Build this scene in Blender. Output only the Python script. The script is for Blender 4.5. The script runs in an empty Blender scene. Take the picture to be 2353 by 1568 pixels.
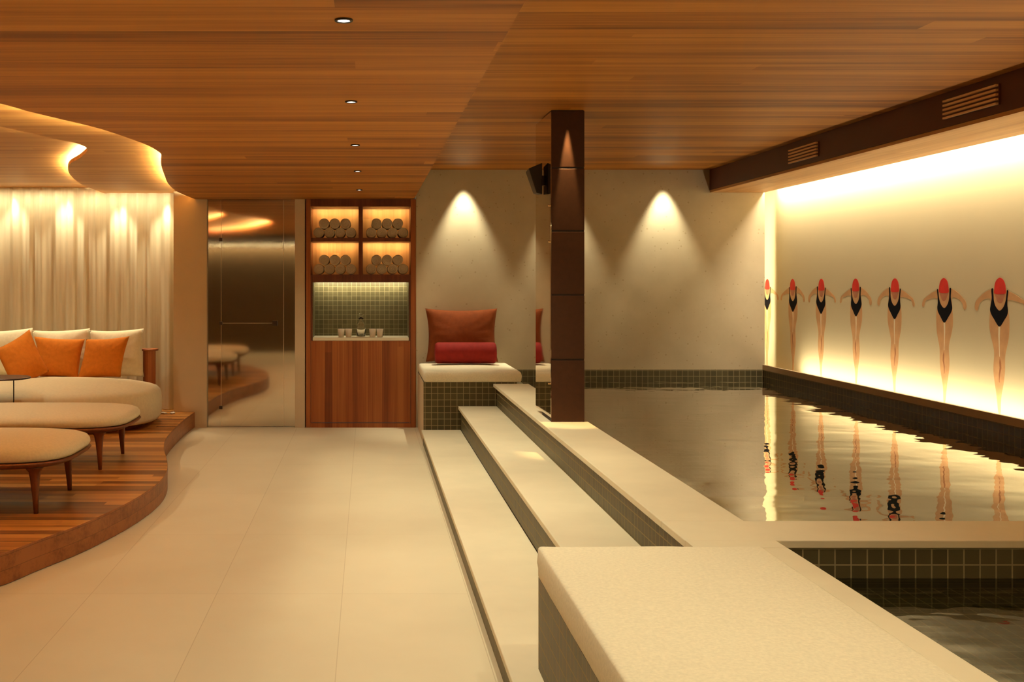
import bpy, bmesh, math, random
from mathutils import Vector, Matrix, noise
from mathutils.geometry import tessellate_polygon
random.seed(7)
S = bpy.context.scene
COL = S.collection
PI = math.pi

# ------------------------------------------------------------------ materials
def new_mat(name):
    m = bpy.data.materials.new(name); m.use_nodes = True
    nt = m.node_tree; nt.nodes.clear()
    out = nt.nodes.new('ShaderNodeOutputMaterial')
    b = nt.nodes.new('ShaderNodeBsdfPrincipled')
    nt.links.new(b.outputs[0], out.inputs[0])
    return m, nt, b, out
def N(nt, t, **kw):
    n = nt.nodes.new(t)
    for k, v in kw.items(): setattr(n, k, v)
    return n
def setin(n, **kw):
    for k, v in kw.items():
        n.inputs[k.replace('_', ' ')].default_value = v
def c4(c): return (c[0], c[1], c[2], 1.0)
def math_node(nt, op, a, b=None):
    n = N(nt, 'ShaderNodeMath', operation=op)
    for i, v in enumerate((a, b)):
        if v is None: continue
        if isinstance(v, (int, float)): n.inputs[i].default_value = v
        else: nt.links.new(v, n.inputs[i])
    return n.outputs[0]
def ramp(nt, fac, stops):
    r = N(nt, 'ShaderNodeValToRGB')
    cr = r.color_ramp
    while len(cr.elements) < len(stops): cr.elements.new(0.5)
    for e, (p, c) in zip(cr.elements, stops): e.position = p; e.color = c4(c)
    nt.links.new(fac, r.inputs[0]); return r.outputs[0]
def mixc(nt, fac, a, b, mode='MIX'):
    n = N(nt, 'ShaderNodeMix', data_type='RGBA', blend_type=mode)
    for i, v in ((0, fac), (6, a), (7, b)):
        if isinstance(v, (int, float)): n.inputs[i].default_value = v
        elif isinstance(v, tuple): n.inputs[i].default_value = c4(v)
        else: nt.links.new(v, n.inputs[i])
    return n.outputs[2]
def bump(nt, b, h, strength, dist=0.01):
    n = N(nt, 'ShaderNodeBump'); n.inputs['Strength'].default_value = strength; n.inputs['Distance'].default_value = dist
    nt.links.new(h, n.inputs['Height']); nt.links.new(n.outputs[0], b.inputs['Normal']); return n
def noise_tex(nt, vec, scale, detail=4, rough=0.55):
    n = N(nt, 'ShaderNodeTexNoise'); setin(n, Scale=scale, Detail=detail, Roughness=rough)
    nt.links.new(vec, n.inputs['Vector']); return n.outputs['Fac']
def mapped(nt, scale, loc=(0, 0, 0), kind='Object'):
    tc = N(nt, 'ShaderNodeTexCoord'); mp = N(nt, 'ShaderNodeMapping')
    mp.inputs['Scale'].default_value = scale; mp.inputs['Location'].default_value = loc
    nt.links.new(tc.outputs[kind], mp.inputs[0]); return mp.outputs[0]

def plain(name, col, rough=0.5, metal=0.0, vary=0.06, scale=8, bumps=0.0, spec=0.5):
    m, nt, b, _ = new_mat(name)
    v = mapped(nt, (1, 1, 1))
    f = noise_tex(nt, v, scale)
    d = tuple(max(0, x * (1 - vary)) for x in col); l = tuple(min(1, x * (1 + vary)) for x in col)
    nt.links.new(ramp(nt, f, [(0.3, d), (0.7, l)]), b.inputs['Base Color'])
    setin(b, Roughness=rough, Metallic=metal)
    b.inputs['Specular IOR Level'].default_value = spec
    if bumps: bump(nt, b, noise_tex(nt, v, scale * 6, 5), bumps, 0.004)
    return m

def wood(name, cols, grain='X', across='Y', width=0.1, rough=0.45, gap=0.5, gapw=0.03, streak=9.0, plank_var=0.5, spec=0.35, length=2.4, bumpy=0.1):
    m, nt, b, _ = new_mat(name)
    tc = N(nt, 'ShaderNodeTexCoord'); sep = N(nt, 'ShaderNodeSeparateXYZ')
    nt.links.new(tc.outputs['Object'], sep.inputs[0])
    ax = sep.outputs[across]; gr = sep.outputs[grain]
    t = math_node(nt, 'DIVIDE', ax, width)
    idx = math_node(nt, 'FLOOR', t); fr = math_node(nt, 'FRACT', t)
    shift = N(nt, 'ShaderNodeTexWhiteNoise', noise_dimensions='1D'); nt.links.new(idx, shift.inputs['W'])
    g2 = math_node(nt, 'ADD', math_node(nt, 'DIVIDE', gr, length), math_node(nt, 'MULTIPLY', shift.outputs['Value'], 7.0))
    gidx = math_node(nt, 'FLOOR', g2)
    comb = N(nt, 'ShaderNodeCombineXYZ'); nt.links.new(idx, comb.inputs[0]); nt.links.new(gidx, comb.inputs[1])
    wn = N(nt, 'ShaderNodeTexWhiteNoise', noise_dimensions='2D'); nt.links.new(comb.outputs[0], wn.inputs['Vector'])
    lo = {'X': 0.35, 'Y': 0.35, 'Z': 0.35}
    sc = [streak] * 3; sc['XYZ'.index(grain)] = 0.28
    mp = N(nt, 'ShaderNodeMapping'); mp.inputs['Scale'].default_value = sc
    off = N(nt, 'ShaderNodeVectorMath', operation='ADD')
    nt.links.new(tc.outputs['Object'], off.inputs[0])
    sc3 = N(nt, 'ShaderNodeVectorMath', operation='SCALE'); sc3.inputs['Scale'].default_value = 3.0
    nt.links.new(wn.outputs['Color'], sc3.inputs[0]); nt.links.new(sc3.outputs[0], off.inputs[1])
    nt.links.new(off.outputs[0], mp.inputs[0])
    n1 = noise_tex(nt, mp.outputs[0], 1.0, 5, 0.6)
    sc2 = [streak * 6] * 3; sc2['XYZ'.index(grain)] = 1.1
    v2 = mapped(nt, sc2); n2 = noise_tex(nt, v2, 1.0, 3, 0.6)
    f = math_node(nt, 'ADD', math_node(nt, 'MULTIPLY', n1, 0.65), math_node(nt, 'MULTIPLY', n2, 0.35))
    f = math_node(nt, 'ADD', f, math_node(nt, 'MULTIPLY', math_node(nt, 'SUBTRACT', wn.outputs['Value'], 0.5), plank_var * 0.35))
    colr = ramp(nt, f, [(0.34, cols[0]), (0.5, cols[1]), (0.66, cols[2])])
    e = math_node(nt, 'LESS_THAN', fr, gapw)
    colr = mixc(nt, math_node(nt, 'MULTIPLY', e, gap), colr, tuple(c * 0.25 for c in cols[0]))
    nt.links.new(colr, b.inputs['Base Color'])
    setin(b, Roughness=rough); b.inputs['Specular IOR Level'].default_value = spec
    bump(nt, b, n2, bumpy, 0.003)
    return m

def tile(name, c1, c2, grout, size=0.06, mortar=0.003, rough=0.22):
    m, nt, b, _ = new_mat(name)
    uv = N(nt, 'ShaderNodeUVMap'); br = N(nt, 'ShaderNodeTexBrick', offset=0.0, squash=1.0)
    setin(br, Scale=1.0); br.inputs['Brick Width'].default_value = size; br.inputs['Row Height'].default_value = size
    br.inputs['Mortar Size'].default_value = mortar; br.inputs['Mortar Smooth'].default_value = 0.2
    br.inputs['Color1'].default_value = c4(c1); br.inputs['Color2'].default_value = c4(c2); br.inputs['Mortar'].default_value = c4(grout)
    nt.links.new(uv.outputs[0], br.inputs['Vector'])
    nt.links.new(br.outputs['Color'], b.inputs['Base Color']); b.inputs['Specular IOR Level'].default_value = 0.18
    r = math_node(nt, 'ADD', math_node(nt, 'MULTIPLY', br.outputs['Fac'], 0.5), rough)
    nt.links.new(r, b.inputs['Roughness'])
    inv = math_node(nt, 'SUBTRACT', 1.0, br.outputs['Fac'])
    bump(nt, b, inv, 0.3, 0.002)
    return m

M = {}
M['ceil'] = wood('ceiling_timber', [(0.22, 0.068, 0.009), (0.44, 0.162, 0.023), (0.60, 0.25, 0.043)], 'X', 'Y', 0.16, 0.5, 0.25, 0.02, 7.0, 0.55, spec=0.25, length=6)
M['ceil2'] = wood('wave_ceiling_timber', [(0.36, 0.155, 0.036), (0.54, 0.265, 0.07), (0.66, 0.36, 0.105)], 'X', 'Y', 0.12, 0.5, 0.3, 0.02, 8.0, 0.3, spec=0.25, length=6)
M['soffit'] = wood('soffit_timber', [(0.40, 0.19, 0.06), (0.54, 0.28, 0.10), (0.66, 0.37, 0.15)], 'Y', 'X', 0.3, 0.5, 0.0, 0.02, 8.0, 0.2, spec=0.25)
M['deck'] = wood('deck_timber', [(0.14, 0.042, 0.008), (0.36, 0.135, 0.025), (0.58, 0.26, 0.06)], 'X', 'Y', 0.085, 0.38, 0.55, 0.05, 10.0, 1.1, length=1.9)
M['cabinet'] = wood('cabinet_timber', [(0.17, 0.040, 0.010), (0.28, 0.075, 0.018), (0.38, 0.125, 0.032)], 'Z', 'X', 0.075, 0.4, 0.25, 0.02, 13.0, 0.9, length=5)
M['niche'] = wood('niche_timber', [(0.42, 0.20, 0.07), (0.55, 0.28, 0.10), (0.64, 0.36, 0.14)], 'Z', 'X', 0.12, 0.5, 0.0, 0.02, 9.0, 0.3)
M['darkwood'] = wood('dark_frame_timber', [(0.085, 0.022, 0.010), (0.13, 0.034, 0.014), (0.18, 0.05, 0.02)], 'Z', 'X', 0.5, 0.4, 0.0, 0.02, 10.0, 0.2)
M['legwood'] = wood('leg_timber', [(0.08, 0.022, 0.007), (0.14, 0.040, 0.012), (0.20, 0.062, 0.018)], 'Z', 'X', 0.5, 0.4, 0.0, 0.02, 12.0, 0.2)
M['fascia'] = plain('fascia_lacquer', (0.085, 0.020, 0.008), 0.5, vary=0.12, scale=3)
M['pillar'] = plain('pillar_panel', (0.056, 0.019, 0.007), 0.55, vary=0.12, scale=25, spec=0.25)
M['joint'] = plain('dark_joint', (0.02, 0.008, 0.005), 0.7)
M['black'] = plain('black_plastic', (0.012, 0.010, 0.009), 0.5)
M['darkmetal'] = plain('dark_metal', (0.035, 0.014, 0.008), 0.35, 0.3)
M['brass'] = plain('satin_brass', (0.75, 0.5, 0.25), 0.25, 1.0)
M['plaster'] = plain('warm_plaster', (0.62, 0.52, 0.38), 0.85, vary=0.06, scale=2.5, bumps=0.05, spec=0.2)
M['reveal'] = plain('smooth_plaster', (0.60, 0.48, 0.33), 0.8, vary=0.05, scale=2, spec=0.2)
M['muralwall'] = plain('mural_wall_paint', (0.68, 0.585, 0.36), 0.75, vary=0.02, scale=1.5, spec=0.2)
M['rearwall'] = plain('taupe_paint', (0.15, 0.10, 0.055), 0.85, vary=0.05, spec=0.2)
M['fabric'] = plain('cream_upholstery', (0.72, 0.63, 0.44), 0.92, vary=0.05, scale=40, bumps=0.35, spec=0.15)
M['fabric2'] = plain('cream_boucle', (0.72, 0.62, 0.43), 0.95, vary=0.06, scale=70, bumps=0.45, spec=0.1)
M['padfabric'] = plain('bench_pad_fabric', (0.78, 0.70, 0.52), 0.95, vary=0.07, scale=90, bumps=0.4, spec=0.1)
M['towel'] = plain('towel_cotton', (0.60, 0.49, 0.35), 0.95, vary=0.05, scale=60, bumps=0.6, spec=0.1)
M['orange'] = plain('orange_fabric', (0.58, 0.175, 0.014), 0.85, vary=0.08, scale=30, bumps=0.2, spec=0.2)
M['rust'] = plain('rust_fabric', (0.21, 0.048, 0.010), 0.85, vary=0.10, scale=20, bumps=0.2, spec=0.2)
M['red'] = plain('red_fabric', (0.25, 0.013, 0.009), 0.8, vary=0.10, scale=20, bumps=0.2, spec=0.25)
M['stone'] = plain('limestone', (0.72, 0.635, 0.455), 0.55, vary=0.05, scale=3, spec=0.3)
M['ceramic'] = plain('matt_ceramic', (0.62, 0.50, 0.36), 0.5)
M['skin'] = plain('mural_skin_print', (0.64, 0.36, 0.16), 0.7, vary=0.12, scale=9, spec=0.2)
M['cap'] = plain('mural_red_print', (0.72, 0.035, 0.02), 0.7, vary=0.12, scale=9, spec=0.2)
M['suit'] = plain('mural_black_print', (0.006, 0.005, 0.007), 0.8, vary=0.1, spec=0.05)
M['face'] = plain('mural_face_print', (0.50, 0.20, 0.10), 0.7, vary=0.1, spec=0.2)
M['slat'] = plain('pale_timber_slat', (0.90, 0.58, 0.28), 0.5)
M['white'] = plain('white_enamel', (0.85, 0.82, 0.75), 0.5)
M['tile'] = tile('mosaic_tile', (0.100, 0.082, 0.038), (0.074, 0.060, 0.027), (0.29, 0.24, 0.13), rough=0.42)
M['tilesm'] = tile('niche_mosaic_tile', (0.115, 0.098, 0.045), (0.088, 0.075, 0.034), (0.30, 0.26, 0.14), size=0.051, mortar=0.0016, rough=0.35)

# back wall plaster with pits
def pitted():
    m, nt, b, _ = new_mat('pitted_plaster')
    v = mapped(nt, (1, 1, 1)); f = noise_tex(nt, v, 2.2, 5)
    base = ramp(nt, f, [(0.3, (0.50, 0.42, 0.29)), (0.7, (0.60, 0.51, 0.36))])
    vo = N(nt, 'ShaderNodeTexVoronoi'); setin(vo, Scale=19.0); nt.links.new(v, vo.inputs['Vector'])
    w = N(nt, 'ShaderNodeTexWhiteNoise', noise_dimensions='3D'); nt.links.new(vo.outputs['Position'], w.inputs['Vector'])
    r = math_node(nt, 'MULTIPLY', w.outputs['Value'], 0.19)
    pit = math_node(nt, 'LESS_THAN', vo.outputs['Distance'], r)
    colr = mixc(nt, math_node(nt, 'MULTIPLY', pit, 0.40), base, (0.30, 0.20, 0.10))
    nt.links.new(colr, b.inputs['Base Color']); setin(b, Roughness=0.85); b.inputs['Specular IOR Level'].default_value = 0.2
    bump(nt, b, math_node(nt, 'SUBTRACT', f, pit), 0.12, 0.004)
    return m
M['pitted'] = pitted()

def floor_mat():
    m, nt, b, _ = new_mat('large_floor_tile')
    v = mapped(nt, (1, 1, 1)); f = noise_tex(nt, v, 1.3, 5)
    tc = N(nt, 'ShaderNodeTexCoord'); sep = N(nt, 'ShaderNodeSeparateXYZ'); nt.links.new(tc.outputs['Object'], sep.inputs[0])
    x = math_node(nt, 'ADD', sep.outputs['X'], 0.127 + 0.617 * 20); y = math_node(nt, 'ADD', sep.outputs['Y'], 1.234 * 10 - 5.24)
    tx = math_node(nt, 'DIVIDE', x, 0.617); ty = math_node(nt, 'DIVIDE', y, 1.234)
    lx = math_node(nt, 'LESS_THAN', math_node(nt, 'FRACT', tx), 0.006)
    ly = math_node(nt, 'LESS_THAN', math_node(nt, 'FRACT', ty), 0.0025)
    comb = N(nt, 'ShaderNodeCombineXYZ'); nt.links.new(math_node(nt, 'FLOOR', tx), comb.inputs[0]); nt.links.new(math_node(nt, 'FLOOR', ty), comb.inputs[1])
    wn = N(nt, 'ShaderNodeTexWhiteNoise', noise_dimensions='2D'); nt.links.new(comb.outputs[0], wn.inputs['Vector'])
    f2 = math_node(nt, 'ADD', f, math_node(nt, 'MULTIPLY', wn.outputs['Value'], 0.15))
    base = ramp(nt, f2, [(0.3, (0.64, 0.55, 0.385)), (0.85, (0.72, 0.63, 0.45))])
    line = math_node(nt, 'MAXIMUM', lx, math_node(nt, 'MULTIPLY', ly, 0.7))
    colr = mixc(nt, math_node(nt, 'MULTIPLY', line, 0.42), base, (0.36, 0.25, 0.14))
    nt.links.new(colr, b.inputs['Base Color']); setin(b, Roughness=0.5); b.inputs['Specular IOR Level'].default_value = 0.3
    return m
M['floor'] = floor_mat()

def emis(name, col, strength):
    m = bpy.data.materials.new(name); m.use_nodes = True; nt = m.node_tree; nt.nodes.clear()
    o = nt.nodes.new('ShaderNodeOutputMaterial'); e = nt.nodes.new('ShaderNodeEmission')
    e.inputs[0].default_value = c4(col); e.inputs[1].default_value = strength
    nt.links.new(e.outputs[0], o.inputs[0]); return m
WARM = (1.0, 0.80, 0.43)
WARM2 = (1.0, 0.91, 0.62)
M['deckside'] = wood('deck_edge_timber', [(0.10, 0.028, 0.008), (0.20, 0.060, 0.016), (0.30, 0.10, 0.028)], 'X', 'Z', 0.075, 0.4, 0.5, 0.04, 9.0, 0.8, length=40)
M['led'] = emis('led_strip_glow', WARM, 190)
M['led_mid'] = emis('led_strip_glow_mid', WARM, 520)
M['led_bright'] = emis('led_strip_glow_bright', WARM, 2300)
M['led_niche'] = emis('niche_led_glow', (1.0, 0.70, 0.30), 42)
M['led_tile'] = emis('tile_niche_led_glow', (1.0, 0.86, 0.58), 34)
M['lens'] = emis('downlight_lens_glow', (1.0, 0.93, 0.82), 6)

def water_mat(name, tint, scale, strength, rough=0.0, base=0.35, ior=1.45):
    m = bpy.data.materials.new(name); m.use_nodes = True; nt = m.node_tree; nt.nodes.clear()
    o = nt.nodes.new('ShaderNodeOutputMaterial')
    fr = N(nt, 'ShaderNodeFresnel'); fr.inputs['IOR'].default_value = ior
    g = N(nt, 'ShaderNodeBsdfGlossy'); g.inputs['Roughness'].default_value = rough; g.inputs['Color'].default_value = (1, 1, 1, 1)
    t = N(nt, 'ShaderNodeBsdfRefraction'); t.inputs['Color'].default_value = c4(tint); t.inputs['IOR'].default_value = 1.33; t.inputs['Roughness'].default_value = 0.0
    tr = N(nt, 'ShaderNodeBsdfTransparent'); tr.inputs['Color'].default_value = c4(tint)
    mt = N(nt, 'ShaderNodeMixShader'); mt.inputs[0].default_value = 0.35
    nt.links.new(t.outputs[0], mt.inputs[1]); nt.links.new(tr.outputs[0], mt.inputs[2])
    mx = N(nt, 'ShaderNodeMixShader')
    fa = math_node(nt, 'ADD', fr.outputs[0], base); fa.node.use_clamp = True
    nt.links.new(fa, mx.inputs[0]); nt.links.new(mt.outputs[0], mx.inputs[1]); nt.links.new(g.outputs[0], mx.inputs[2])
    nt.links.new(mx.outputs[0], o.inputs[0])
    v = mapped(nt, (0.8, 1.25, 1)); n1 = noise_tex(nt, v, scale, 2, 0.45)
    bp = N(nt, 'ShaderNodeBump'); bp.inputs['Strength'].default_value = 1.0; bp.inputs['Distance'].default_value = strength
    nt.links.new(n1, bp.inputs['Height'])
    for n in (fr, g, t): nt.links.new(bp.outputs[0], n.inputs['Normal'])
    return m
M['water'] = water_mat('pool_water', (0.55, 0.80, 0.55), 2.4, 0.0055)
M['water2'] = water_mat('spa_water', (0.82, 0.86, 0.60), 4.5, 0.005, base=0.0, ior=1.3)

def glass_mat():
    m = bpy.data.materials.new('tinted_reflective_glass'); m.use_nodes = True; nt = m.node_tree; nt.nodes.clear()
    o = nt.nodes.new('ShaderNodeOutputMaterial')
    g = N(nt, 'ShaderNodeBsdfGlossy'); g.inputs['Roughness'].default_value = 0.05; g.inputs['Color'].default_value = (0.86, 0.80, 0.70, 1)
    t = N(nt, 'ShaderNodeBsdfTransparent'); t.inputs['Color'].default_value = (0.5, 0.45, 0.38, 1)
    mx = N(nt, 'ShaderNodeMixShader'); mx.inputs[0].default_value = 0.74
    nt.links.new(t.outputs[0], mx.inputs[1]); nt.links.new(g.outputs[0], mx.inputs[2]); nt.links.new(mx.outputs[0], o.inputs[0])
    v = mapped(nt, (1.2, 1, 6)); n1 = noise_tex(nt, v, 1.5, 2)
    bp = N(nt, 'ShaderNodeBump'); bp.inputs['Strength'].default_value = 0.03; bp.inputs['Distance'].default_value = 0.0005
    nt.links.new(n1, bp.inputs['Height']); nt.links.new(bp.outputs[0], g.inputs['Normal'])
    return m
M['doorglass'] = glass_mat()
m, nt, b, _ = new_mat('pillar_mirror'); setin(b, Metallic=1.0, Roughness=0.03); b.inputs['Base Color'].default_value = (0.78, 0.66, 0.52, 1); M['mirror'] = m
m, nt, b, _ = new_mat('clear_glass'); setin(b, Roughness=0.02, IOR=1.45); b.inputs['Transmission Weight'].default_value = 1.0; b.inputs['Base Color'].default_value = (0.97, 0.95, 0.9, 1); M['glass'] = m
m, nt, b, _ = new_mat('glass_edge'); setin(b, Roughness=0.3); b.inputs['Base Color'].default_value = (0.85, 0.70, 0.45, 1); M['glassedge'] = m
def curtain_mat():
    m, nt, b, o = new_mat('sheer_curtain')
    v = mapped(nt, (60, 60, 2)); f = noise_tex(nt, v, 1.0)
    nt.links.new(ramp(nt, f, [(0.3, (0.72, 0.63, 0.44)), (0.7, (0.82, 0.74, 0.54))]), b.inputs['Base Color'])
    setin(b, Roughness=0.9); b.inputs['Specular IOR Level'].default_value = 0.1
    tl = N(nt, 'ShaderNodeBsdfTranslucent'); tl.inputs['Color'].default_value = (0.75, 0.62, 0.40, 1)
    mx = N(nt, 'ShaderNodeMixShader'); mx.inputs[0].default_value = 0.35
    nt.links.new(b.outputs[0], mx.inputs[1]); nt.links.new(tl.outputs[0], mx.inputs[2]); nt.links.new(mx.outputs[0], o.inputs[0])
    return m
M['curtain'] = curtain_mat()

# ------------------------------------------------------------------ mesh helpers
def box_uv(bm):
    uvl = bm.loops.layers.uv.verify()
    for f in bm.faces:
        n = f.normal; ax = max(range(3), key=lambda i: abs(n[i]))
        for l in f.loops:
            c = l.vert.co
            l[uvl].uv = {0: (c.y, c.z), 1: (c.x, c.z), 2: (c.x, c.y)}[ax]
def obj(name, bm, mat, parent=None, kind=None, label=None, cat=None, group=None, smooth=False, uv=False, loc=None, bevel=0):
    bm.normal_update()
    if uv: box_uv(bm)
    me = bpy.data.meshes.new(name); bm.to_mesh(me); bm.free()
    for mm in (mat if isinstance(mat, (list, tuple)) else [mat]): me.materials.append(mm)
    if smooth:
        for p in me.polygons: p.use_smooth = True
    o = bpy.data.objects.new(name, me); COL.objects.link(o)
    if loc: o.location = loc
    if parent: o.parent = parent
    if bevel:
        md = o.modifiers.new('bevel', 'BEVEL'); md.width = bevel; md.segments = 3; md.limit_method = 'ANGLE'
    tag(o, kind, label, cat, group); return o
def tag(o, kind=None, label=None, cat=None, group=None):
    if kind: o['kind'] = kind
    if label: o['label'] = label
    if cat: o['category'] = cat
    if group: o['group'] = group
    return o
def empty(name, loc=(0, 0, 0), rz=0, kind=None, label=None, cat=None, group=None):
    o = bpy.data.objects.new(name, None); COL.objects.link(o); o.location = loc; o.rotation_euler = (0, 0, rz)
    o.empty_display_size = 0.1
    return tag(o, kind, label, cat, group)
def bx(bm, x0, x1, y0, y1, z0, z1):
    vs = [bm.verts.new(p) for p in ((x0,y0,z0),(x1,y0,z0),(x1,y1,z0),(x0,y1,z0),(x0,y0,z1),(x1,y0,z1),(x1,y1,z1),(x0,y1,z1))]
    for q in ((0,3,2,1),(4,5,6,7),(0,1,5,4),(1,2,6,5),(2,3,7,6),(3,0,4,7)): bm.faces.new([vs[i] for i in q])
    return bm
def B(*a):
    bm = bmesh.new()
    if isinstance(a[0], (int, float)): bx(bm, *a)
    else:
        for q in a: bx(bm, *q)
    return bm
def prism(pts, z0, z1):
    bm = bmesh.new()
    lo = [bm.verts.new((x, y, z0)) for x, y in pts]; hi = [bm.verts.new((x, y, z1)) for x, y in pts]
    n = len(pts)
    bm.faces.new(lo[::-1]); bm.faces.new(hi)
    for i in range(n): bm.faces.new((lo[i], lo[(i+1) % n], hi[(i+1) % n], hi[i]))
    bmesh.ops.recalc_face_normals(bm, faces=bm.faces); return bm
def rings(rs, cap0=True, cap1=True, closed=True):
    bm = bmesh.new(); V = [[bm.verts.new(p) for p in r] for r in rs]; n = len(rs[0])
    for a, b_ in zip(V, V[1:]):
        for i in range(n): bm.faces.new((a[i], a[(i+1) % n], b_[(i+1) % n], b_[i]))
    if cap0: bm.faces.new(V[0][::-1])
    if cap1: bm.faces.new(V[-1])
    bmesh.ops.recalc_face_normals(bm, faces=bm.faces); return bm
def lathe(prof, n=28, cx=0, cy=0):
    return rings([[(cx + r*math.cos(2*PI*i/n), cy + r*math.sin(2*PI*i/n), z) for i in range(n)] for r, z in prof])
def tube(p0, p1, r0, r1=None, n=12):
    r1 = r1 if r1 is not None else r0
    p0 = Vector(p0); p1 = Vector(p1); d = (p1-p0).normalized()
    a = d.orthogonal().normalized(); b_ = d.cross(a)
    return rings([[tuple(p + (a*math.cos(2*PI*i/n) + b_*math.sin(2*PI*i/n))*r) for i in range(n)] for p, r in ((p0, r0), (p1, r1))])
def superring(a, b_, e, z, n=64, cx=0, cy=0):
    out = []
    for i in range(n):
        t = 2*PI*i/n; c, s = math.cos(t), math.sin(t)
        out.append((cx + a*math.copysign(abs(c)**(2/e), c), cy + b_*math.copysign(abs(s)**(2/e), s), z))
    return out
def catmull(pts, k=8):
    P = [pts[0]] + list(pts) + [pts[-1]]; out = []
    for i in range(1, len(P)-2):
        p0, p1, p2, p3 = map(Vector, (P[i-1], P[i], P[i+1], P[i+2]))
        for j in range(k):
            t = j/k
            out.append(tuple(0.5*((2*p1)+(-p0+p2)*t+(2*p0-5*p1+4*p2-p3)*t*t+(-p0+3*p1-3*p2+p3)*t**3)))
    out.append(tuple(pts[-1])); return out
def offset_line(pts, d):   # offset to the +X side of a line walked in +Y
    out = []
    for i, p in enumerate(pts):
        a = Vector(pts[max(i-1, 0)]); b_ = Vector(pts[min(i+1, len(pts)-1)]); t = (b_-a).normalized()
        out.append((p[0] + t.y*d, p[1] - t.x*d))
    return out
def ribbon(l0, l1, z):
    bm = bmesh.new(); a = [bm.verts.new((x, y, z)) for x, y in l0]; b_ = [bm.verts.new((x, y, z)) for x, y in l1]
    for i in range(len(a)-1): bm.faces.new((a[i], b_[i], b_[i+1], a[i+1]))
    return bm
def slope(l0, l1, z0, z1):
    bm = bmesh.new(); a = [bm.verts.new((x, y, z0)) for x, y in l0]; b_ = [bm.verts.new((x, y, z1)) for x, y in l1]
    for i in range(len(a)-1): bm.faces.new((a[i], b_[i], b_[i+1], a[i+1]))
    return bm
def band(l0, l1, z0, z1):
    bm = bmesh.new(); V = [[bm.verts.new((x, y, z)) for x, y in l] for l, z in ((l0, z0), (l0, z1), (l1, z1), (l1, z0))]
    for i in range(len(l0)-1):
        for k in range(4): bm.faces.new((V[k][i], V[k][i+1], V[(k+1) % 4][i+1], V[(k+1) % 4][i]))
    bmesh.ops.recalc_face_normals(bm, faces=bm.faces); return bm
def wallstrip(l, z0, z1):
    bm = bmesh.new(); a = [bm.verts.new((x, y, z0)) for x, y in l]; b_ = [bm.verts.new((x, y, z1)) for x, y in l]
    for i in range(len(a)-1): bm.faces.new((a[i], b_[i], b_[i+1], a[i+1]))
    return bm
def pillow_bm(w, h, t, pinch=0.07, seed=0, n=22, wr=0.006):
    """soft square cushion standing in the XZ plane, base at z=0, thickness along Y"""
    bm = bmesh.new(); g = {}
    for side in (1, -1):
        for i in range(n+1):
            for j in range(n+1):
                u = -1+2*i/n; v = -1+2*j/n
                if side == -1 and (i in (0, n) or j in (0, n)): g[side, i, j] = g[1, i, j]; continue
                x = w/2*u*(1-pinch*(1-v*v)); z = h/2*v*(1-pinch*(1-u*u)) + h/2
                th = t/2*(max(0, 1-abs(u)**2.6)*max(0, 1-abs(v)**2.6))**0.55
                q = noise.noise(Vector((x*5+seed*3.1, z*5, side*2.0)))
                th += wr*2.2*q*(1 if th > 0.01 else 0)
                edge = max(abs(u), abs(v))
                th += wr*edge*math.sin((math.atan2(v, u))*14+seed)*(1-edge)*2
                g[side, i, j] = bm.verts.new((x, side*th, z))
    for side in (1, -1):
        for i in range(n):
            for j in range(n):
                q = [g[side, i, j], g[side, i+1, j], g[side, i+1, j+1], g[side, i, j+1]]
                if side == 1: q = q[::-1]
                bm.faces.new(q)
    return bm
def soft_box(w, d, h, r=0.03, dome=0.012, wr=0.004, seed=0, nx=40, ny=24):
    """box cushion, base centre at the origin, rounded edges, gently domed top"""
    prof = [(0.004, 0.0), (-0.0, r*0.35), (0, h*0.3), (-0.003, h*0.5), (0, h*0.7), (r*0.12, h-r*0.45), (r*0.4, h-r*0.12), (r*0.95, h)]
    bm = bmesh.new()
    def ring(ins, z):
        a, b_ = w/2-ins, d/2-ins; rc = max(0.012, r-ins*0.6); out = []
        for (sx, sy, a0) in ((1, 1, 0), (-1, 1, 90), (-1, -1, 180), (1, -1, 270)):
            for k in range(5):
                t = math.radians(a0 + k*22.5); out.append((sx*(a-rc)+rc*math.cos(t), sy*(b_-rc)+rc*math.sin(t)))
        full = []
        for i in range(len(out)):
            p, q = out[i], out[(i+1) % len(out)]; L = math.dist(p, q); m_ = 24 if L > 0.08 else 1
            for k in range(m_):
                x = p[0]+(q[0]-p[0])*k/m_; y = p[1]+(q[1]-p[1])*k/m_
                nn = noise.noise(Vector((x*7+seed, y*7, z*14)))*wr
                full.append((x*(1+nn/w), y*(1+nn/d), z+nn*0.4))
        return full
    R = [ring(i, z) for i, z in prof]
    # dome rings
    for k in range(1, 7):
        s = 1-k/7
        last = R[len(prof)-1]
        R.append([(x*s, y*s, h+dome*(1-s*s)+noise.noise(Vector((x*s*3, y*s*3, seed)))*wr*0.6) for x, y, z in last])
    V = [[bm.verts.new(p) for p in q] for q in R]; n = len(V[0])
    for a, b_ in zip(V, V[1:]):
        for i in range(n): bm.faces.new((a[i], a[(i+1) % n], b_[(i+1) % n], b_[i]))
    bm.faces.new(V[0][::-1])
    c = bm.verts.new((0, 0, h+dome))
    for i in range(n): bm.faces.new((V[-1][i], V[-1][(i+1) % n], c))
    bmesh.ops.recalc_face_normals(bm, faces=bm.faces); return bm

# ------------------------------------------------------------------ levels
ZC, ZH = 2.40, 2.71          # low and high ceiling
YB = 11.20                   # back wall
YR = -0.45                   # wall behind the camera
XL = -5.4
Z1, Z2, Z3 = 0.138, 0.362, 0.573
XP0, XP1 = 1.51, 4.15        # pool
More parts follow.
